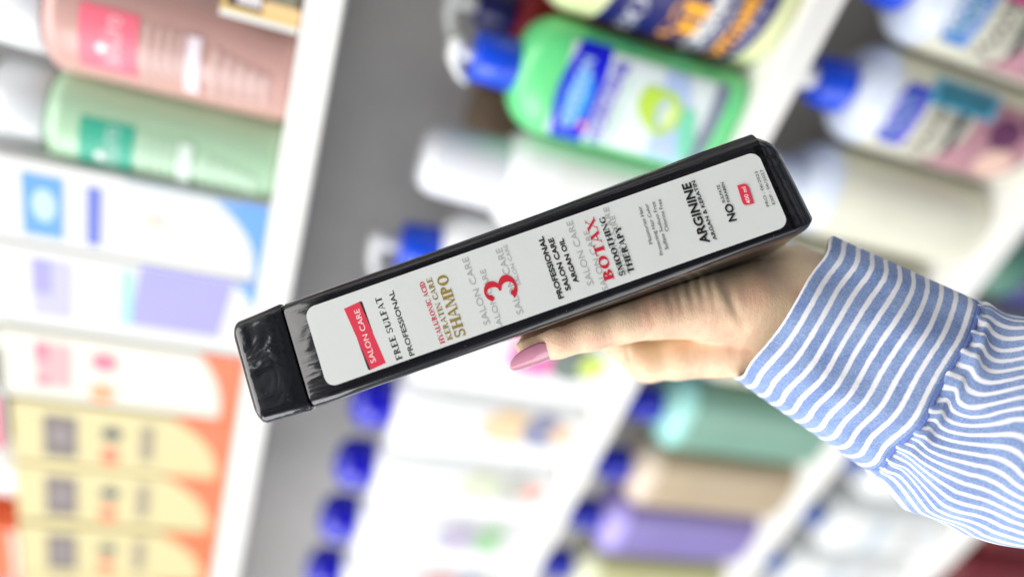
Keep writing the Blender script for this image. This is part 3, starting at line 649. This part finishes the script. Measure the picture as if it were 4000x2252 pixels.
# creases: normals, then displacement laid out on the body of the hand
fn=np.cross(HV[HF[:,2]]-HV[HF[:,0]],HV[HF[:,3]]-HV[HF[:,1]]); vn=np.zeros_like(HV)
for k in range(4): np.add.at(vn,HF[:,k],fn)
vn/=np.linalg.norm(vn,axis=1)[:,None]+1e-12
px=HV[:,0]/HV[:,2]*F+2000; py=HV[:,1]/HV[:,2]*F+1126
def G2(x,y,cx,cy,sx,sy): return np.exp(-((x-cx)/sx)**2-((y-cy)/sy)**2)
al=(px-2700)*.944-(py-1120)*.33                      # along the bottle
ac=(px-2700)*.33+(py-1120)*.944
dsp=np.zeros(len(HV))
dsp+=.00038*np.sin(2*np.pi*(al/43.+ac*.0022))*np.exp(-((al-10)/125)**2-((ac-5)/70)**2)       # gathered web beside the bottle
# long crease curving round the thumb's base
cx_=2835+np.clip((py-1100),0,400)*.28+ .0006*np.clip(py-1100,0,400)**2
dsp-=.0008*np.exp(-((px-cx_)/17)**2)*np.exp(-((py-1160)/85)**2)
dsp+=.0007*np.exp(-((px-cx_+40)/26)**2)*np.exp(-((py-1150)/80)**2)
for c0,wd,a_,yy in ((2385,9,.00016,1290),(2362,8,.00012,1310),(2250,8,.00012,1330),(2235,7,.00010,1330),(2520,10,.00014,1270),(2560,12,.00016,1260)):
    dsp-=a_*np.exp(-((px-c0-(py-1290)*.25)/wd)**2)*np.exp(-((py-yy)/60)**2)
dsp-=.0012*np.exp(-((px-2455-(py-1400)*.1)/9)**2)*np.exp(-((py-1400)/34)**2)                 # fold at the index knuckle
HV=HV+vn*dsp[:,None]*(HV[:,2]<.352)[:,None]
def skinmat():
    m=bpy.data.materials.new('skin'); m.use_nodes=True; n=m.node_tree; p=n.nodes['Principled BSDF']; L=n.links
    c=n.nodes.new('ShaderNodeTexCoord')
    a=n.nodes.new('ShaderNodeTexNoise'); a.inputs['Scale'].default_value=32; a.inputs['Detail'].default_value=6; a.inputs['Roughness'].default_value=.6; L.new(c.outputs['Object'],a.inputs['Vector'])
    r=n.nodes.new('ShaderNodeValToRGB'); E=r.color_ramp.elements; E[0].position=.33; E[0].color=(.74,.44,.31,1); E[1].position=.66; E[1].color=(.90,.72,.48,1); e2=E.new(.5); e2.color=(.85,.62,.42,1)
    L.new(a.outputs['Fac'],r.inputs[0]); L.new(r.outputs[0],p.inputs['Base Color'])
    p.inputs['Roughness'].default_value=.42; p.inputs['Subsurface Weight'].default_value=.35; p.inputs['Subsurface Scale'].default_value=.003; p.inputs['Subsurface Radius'].default_value=(1,.35,.18)
    # fine skin lines running across the thumb: a voronoi net stretched round the limb
    mp=n.nodes.new('ShaderNodeMapping'); mp.inputs['Rotation'].default_value=SK; mp.inputs['Scale'].default_value=(1.9,.75,1); L.new(c.outputs['Object'],mp.inputs[0])
    v=n.nodes.new('ShaderNodeTexVoronoi'); v.feature='DISTANCE_TO_EDGE'; v.inputs['Scale'].default_value=620; L.new(mp.outputs[0],v.inputs['Vector'])
    rv=n.nodes.new('ShaderNodeMapRange'); rv.inputs[2].default_value=.25; L.new(v.outputs['Distance'],rv.inputs[0])
    w_=n.nodes.new('ShaderNodeTexNoise'); w_.inputs['Scale'].default_value=260; w_.inputs['Detail'].default_value=4; mp2=n.nodes.new('ShaderNodeMapping'); mp2.inputs['Rotation'].default_value=SK; mp2.inputs['Scale'].default_value=(2.2,.35,1); L.new(c.outputs['Object'],mp2.inputs[0]); L.new(mp2.outputs[0],w_.inputs['Vector'])
    b=n.nodes.new('ShaderNodeBump'); b.inputs['Strength'].default_value=.32; b.inputs['Distance'].default_value=.00025; L.new(rv.outputs[0],b.inputs['Height'])
    b2=n.nodes.new('ShaderNodeBump'); b2.inputs['Strength'].default_value=.3; b2.inputs['Distance'].default_value=.0007; L.new(w_.outputs['Fac'],b2.inputs['Height']); L.new(b.outputs[0],b2.inputs['Normal'])
    L.new(b2.outputs[0],p.inputs['Normal']); return m
SK=(0,0,math.radians(18))
person = mesh('person',HV,[tuple(f) for f in HF],skinmat())
person.matrix_world = Matrix([[*R[0],0],[*R[1],0],[*R[2],0],[0,0,0,1]])
tag(person,'left hand and forearm in a blue striped sleeve, thumb laid along the black bottle','person')
md=person.modifiers.new('s','SUBSURF'); md.render_levels=1; md.levels=0
# thumbnail: a long almond plate curved over the thumb's tip
V=[];Fc=[]; nu,nv=30,16
a0=camp(2142,1323,.3163); a1=camp(1976,1391,.3150); ax=(a1-a0)/np.linalg.norm(a1-a0)
pd=np.cross(zhat,-ax); pd/=np.linalg.norm(pd); 
if pd[1]<0: pd=-pd
for i in range(nu+1):
    s_=i/nu; wv=(1-(max(0,.25-s_)/.25)**2.2*.55)*(1-max(0,(s_-.35)/.65)**2.6)**.55 if s_<1 else 0
    wv=max(wv,.02)
    for j in range(nv+1):
        t=2*j/nv-1; ph=math.radians(40)+t*wv*math.radians(46); rn=.0086-.0009*s_-.0007*abs(s_-.4)
        V.append(a0+(a1-a0)*s_+rn*(math.sin(ph)*pd-math.cos(ph)*zhat)-zhat*.0000)
for i in range(nu):
    for j in range(nv): k=i*(nv+1)+j; Fc.append((k,k+1,k+nv+2,k+nv+1))
nail=mesh('thumbnail',V,Fc,mat('nail_polish',(.56,.23,.32),.12,.10,coat=1,bump=.1,bscale=60),person)
nail['label']='long almond thumbnail with mauve polish'
md=nail.modifiers.new('t','SOLIDIFY'); md.thickness=.0006; md.offset=0

# ------------------------------------------------------------------ the sleeve
def stripemat(name, which, freq, frac, blur):
    m=bpy.data.materials.new(name); m.use_nodes=True; n=m.node_tree; p=n.nodes['Principled BSDF']; L=n.links
    uv=n.nodes.new('ShaderNodeUVMap'); uv.uv_map='cloth'; sx=n.nodes.new('ShaderNodeSeparateXYZ'); 
    nz=n.nodes.new('ShaderNodeTexNoise'); nz.inputs['Scale'].default_value=420; nz.inputs['Detail'].default_value=2
    c=n.nodes.new('ShaderNodeTexCoord'); L.new(c.outputs['Object'],nz.inputs['Vector']); L.new(uv.outputs[0],sx.inputs[0])
    def M(op,a,b=None):
        q_=n.nodes.new('ShaderNodeMath'); q_.operation=op
        for i,x in enumerate((a,b)):
            if x is None: continue
            if isinstance(x,(int,float)): q_.inputs[i].default_value=x
            else: L.new(x,q_.inputs[i])
        return q_.outputs[0]
    x=M('ADD',M('MULTIPLY',sx.outputs[which],freq),.55); x=M('ADD',x,M('MULTIPLY',M('SUBTRACT',nz.outputs['Fac'],.5),.10)); fr=M('FRACT',x)
    dd=M('ABSOLUTE',M('SUBTRACT',fr,.5)); 
    mrr=n.nodes.new('ShaderNodeMapRange'); mrr.inputs[1].default_value=frac/2-blur; mrr.inputs[2].default_value=frac/2+blur; L.new(dd,mrr.inputs[0])   # 0 inside the white band
    # woven blue: threads of blue and white
    wv=n.nodes.new('ShaderNodeTexNoise'); wv.inputs['Scale'].default_value=1; wv.inputs['Detail'].default_value=3; mp=n.nodes.new('ShaderNodeMapping'); mp.inputs['Scale'].default_value=(1500,1200,1500) if which==0 else (1200,1500,1200)
    mpuv=n.nodes.new('ShaderNodeMapping'); mpuv.inputs['Scale'].default_value=(420,1500,1) ; L.new(c.outputs['Object'],mp.inputs[0]); L.new(mp.outputs[0],wv.inputs['Vector'])
    big=n.nodes.new('ShaderNodeTexNoise'); big.inputs['Scale'].default_value=90; big.inputs['Detail'].default_value=4; L.new(c.outputs['Object'],big.inputs['Vector'])
    cb=n.nodes.new('ShaderNodeValToRGB'); cb.color_ramp.elements[0].color=(.12,.19,.42,1); cb.color_ramp.elements[0].position=.32; cb.color_ramp.elements[1].color=(.33,.43,.65,1); cb.color_ramp.elements[1].position=.70
    mm=M('ADD',M('MULTIPLY',wv.outputs['Fac'],.6),M('MULTIPLY',big.outputs['Fac'],.4)); L.new(mm,cb.inputs[0])
    mx=n.nodes.new('ShaderNodeMix'); mx.data_type='RGBA'; mx.inputs[6].default_value=(.80,.79,.82,1); L.new(mrr.outputs[0],mx.inputs[0]); L.new(cb.outputs[0],mx.inputs[7])
    L.new(mx.outputs[2],p.inputs['Base Color']); p.inputs['Roughness'].default_value=.9; p.inputs['Sheen Weight'].default_value=.2; p.inputs['Specular IOR Level'].default_value=.15
    b=n.nodes.new('ShaderNodeBump'); b.inputs['Strength'].default_value=.5; b.inputs['Distance'].default_value=.0003; L.new(wv.outputs['Fac'],b.inputs['Height'])
    b2=n.nodes.new('ShaderNodeBump'); b2.inputs['Strength'].default_value=.5; b2.inputs['Distance'].default_value=.0012; L.new(big.outputs['Fac'],b2.inputs['Height']); L.new(b.outputs[0],b2.inputs['Normal']); L.new(b2.outputs[0],p.inputs['Normal'])
    return m
def clothtube(name,fn,ns,nt,m,parent,thick=.0009,uf=None):
    V=[];Fc=[];uvs=[]
    for i in range(ns+1):
        for j in range(nt): V.append(fn(i/ns,2*math.pi*j/nt))
    for i in range(ns):
        for j in range(nt): Fc.append((i*nt+j,i*nt+(j+1)%nt,(i+1)*nt+(j+1)%nt,(i+1)*nt+j))
    o=mesh(name,V,Fc,m,parent); l=o.data.uv_layers.new(name='cloth')
    k=0
    for i in range(ns):
        for j in range(nt):
            for (a,b) in ((i,j),(i,j+1),(i+1,j+1),(i+1,j)):
                l.data[k].uv=((b/nt if uf is None else (uf(2*math.pi*b/nt,a/ns) if b<nt else 1.0)),a/ns); k+=1
    md=o.modifiers.new('t','SOLIDIFY'); md.thickness=thick; md.offset=-1
    return o
def tocam(px,py,z): return camp(px,py,z)
def cuff_pt(s,th):                                  # th=0 top edge in the picture, pi/2 facing the camera, pi bottom edge
    c=tocam(3052+518*s,1202+293*s,.3310-.010*s); hx=np.array([182+18*s,-277-53*s])*(.331-.010*s)/F
    c2,s2=math.cos(th),math.sin(th)
    e=2.5; cc=math.copysign(abs(c2)**(2/e),c2); ss=math.copysign(abs(s2)**(2/e),s2)
    v=c+np.array([hx[0]*cc,hx[1]*cc,0])+(ss*np.array([-.0050,-.0030,-.0285]) if ss>0 else -ss*np.array([.014,.000,.024]))
    n1=.0008*math.sin(9*th+3*s)+.0007*math.sin(5*th-7*s)
    v=v+np.array([0,0,-1])*n1*ss
    if s<.02: v=v+0
    v=v+np.array([.944,.5,0])*.0006*math.sin(7*th+1)
    return v
sleeve_keys=[(0,3580,1502,200,-330,.3210,.0285),(.10,3628,1528,201,-340,.3200,.0292),(.30,3752,1606,206,-378,.317,.0330),(.6,3960,1705,215,-372,.311,.037),(1,4330,1835,230,-320,.302,.038)]
K=np.array(sleeve_keys)
def sleeve_pt(s,th):
    f_=[np.interp(s,K[:,0],K[:,i]) for i in range(1,7)]
    c=tocam(f_[0],f_[1],f_[4]); z=f_[4]; hx=np.array([f_[2],f_[3]])*z/F
    lower=.5-.5*math.cos(th)                        # 0 at the top edge, 1 at the bottom edge
    amp=min(1,s/.12)*min(1,(1.2-s))
    tw=th+amp*(.085*math.sin(2*math.pi*(s*2.5-.25+.20*lower)))*math.sin(th)**2
    c2,s2=math.cos(tw),math.sin(tw)
    e=2.3; cc=math.copysign(abs(c2)**(2/e),c2); ss=math.copysign(abs(s2)**(2/e),s2)
    nr=np.array([hx[0]*cc*26,hx[1]*cc*26,-ss]); nr/=np.linalg.norm(nr)
    pleat=.0011*math.sin(26*th)*math.exp(-s/.10)*min(1,s/.012+.25)
    fold=amp*(.0028*math.sin(2*math.pi*(s*2.5+.05+.20*lower)+1.2)+.0012*math.sin(7*th-9*s))
    fold*=.2+.8*abs(math.sin(th))**.7
    v=c+np.array([hx[0]*cc,hx[1]*cc,0])+ss*np.array([-.004,-.0025,-f_[5]])
    v=v+nr*(pleat+fold)
    k=min(1,s/.05); k=k*k*(3-2*k)
    if k<1:
        w_=cuff_pt(.995,th); d=np.array([.87,.49,-.02])*(s*.13+.0003)
        v=(w_+d+nr*(pleat-.0004))*(1-k)+v*k
    return v
PS=np.array([[0,20],[.07,24],[.12,42],[.55,42],[.68,30],[.80,20],[1,15]])
pp_=np.linspace(0,1,400); UU=np.concatenate([[0],np.cumsum(770/399/np.interp((pp_[1:]+pp_[:-1])/2,PS[:,0],PS[:,1]))])
NT_=2*round(UU[-1]*.92); UU=UU/UU[-1]*.5
def sleeve_u(th,s):                                    # cloth gathered unevenly into the seam
    c2=math.cos(th); p=(1-math.copysign(abs(c2)**.87,c2))/2; u=float(np.interp(p,pp_,UU)); r_=min(1,s/.45); u=u*(1-.8*r_)+.8*r_*.5*(.5*p+.5*min(th,2*math.pi-th)/math.pi)
    return u if th<=math.pi else 1-u
mcuff=stripemat('cuff_cloth',1,10.4,.33,.045); msl=stripemat('sleeve_cloth',0,NT_,.36,.06)
slv=clothtube('sleeve',sleeve_pt,150,420,msl,person,.0009,sleeve_u)
cf=clothtube('cuff',cuff_pt,60,160,mcuff,slv,.0014)
# seam cord between cuff and sleeve
V=[];Fc=[];nt=160;nr=8
for j in range(nt):
    th=2*math.pi*j/nt; p0=cuff_pt(1.0,th); p1=cuff_pt(.98,th); d=(p0-p1)/np.linalg.norm(p0-p1); c=tocam(3570,1495,.321); o_=(p0-c); o_-=d*(o_@d); o_/=np.linalg.norm(o_)
    for k in range(nr):
        a=2*math.pi*k/nr; V.append(p0+d*.0006+(d*math.cos(a)*.0012+o_*math.sin(a)*.0004)-o_*.0004)
for j in range(nt):
    for k in range(nr): Fc.append((j*nr+k,j*nr+(k+1)%nr,((j+1)%nt)*nr+(k+1)%nr,((j+1)%nt)*nr+k))
mesh('seam',V,Fc,mat('seam_blue',(.13,.20,.52),.9,.2,.6,900),slv)
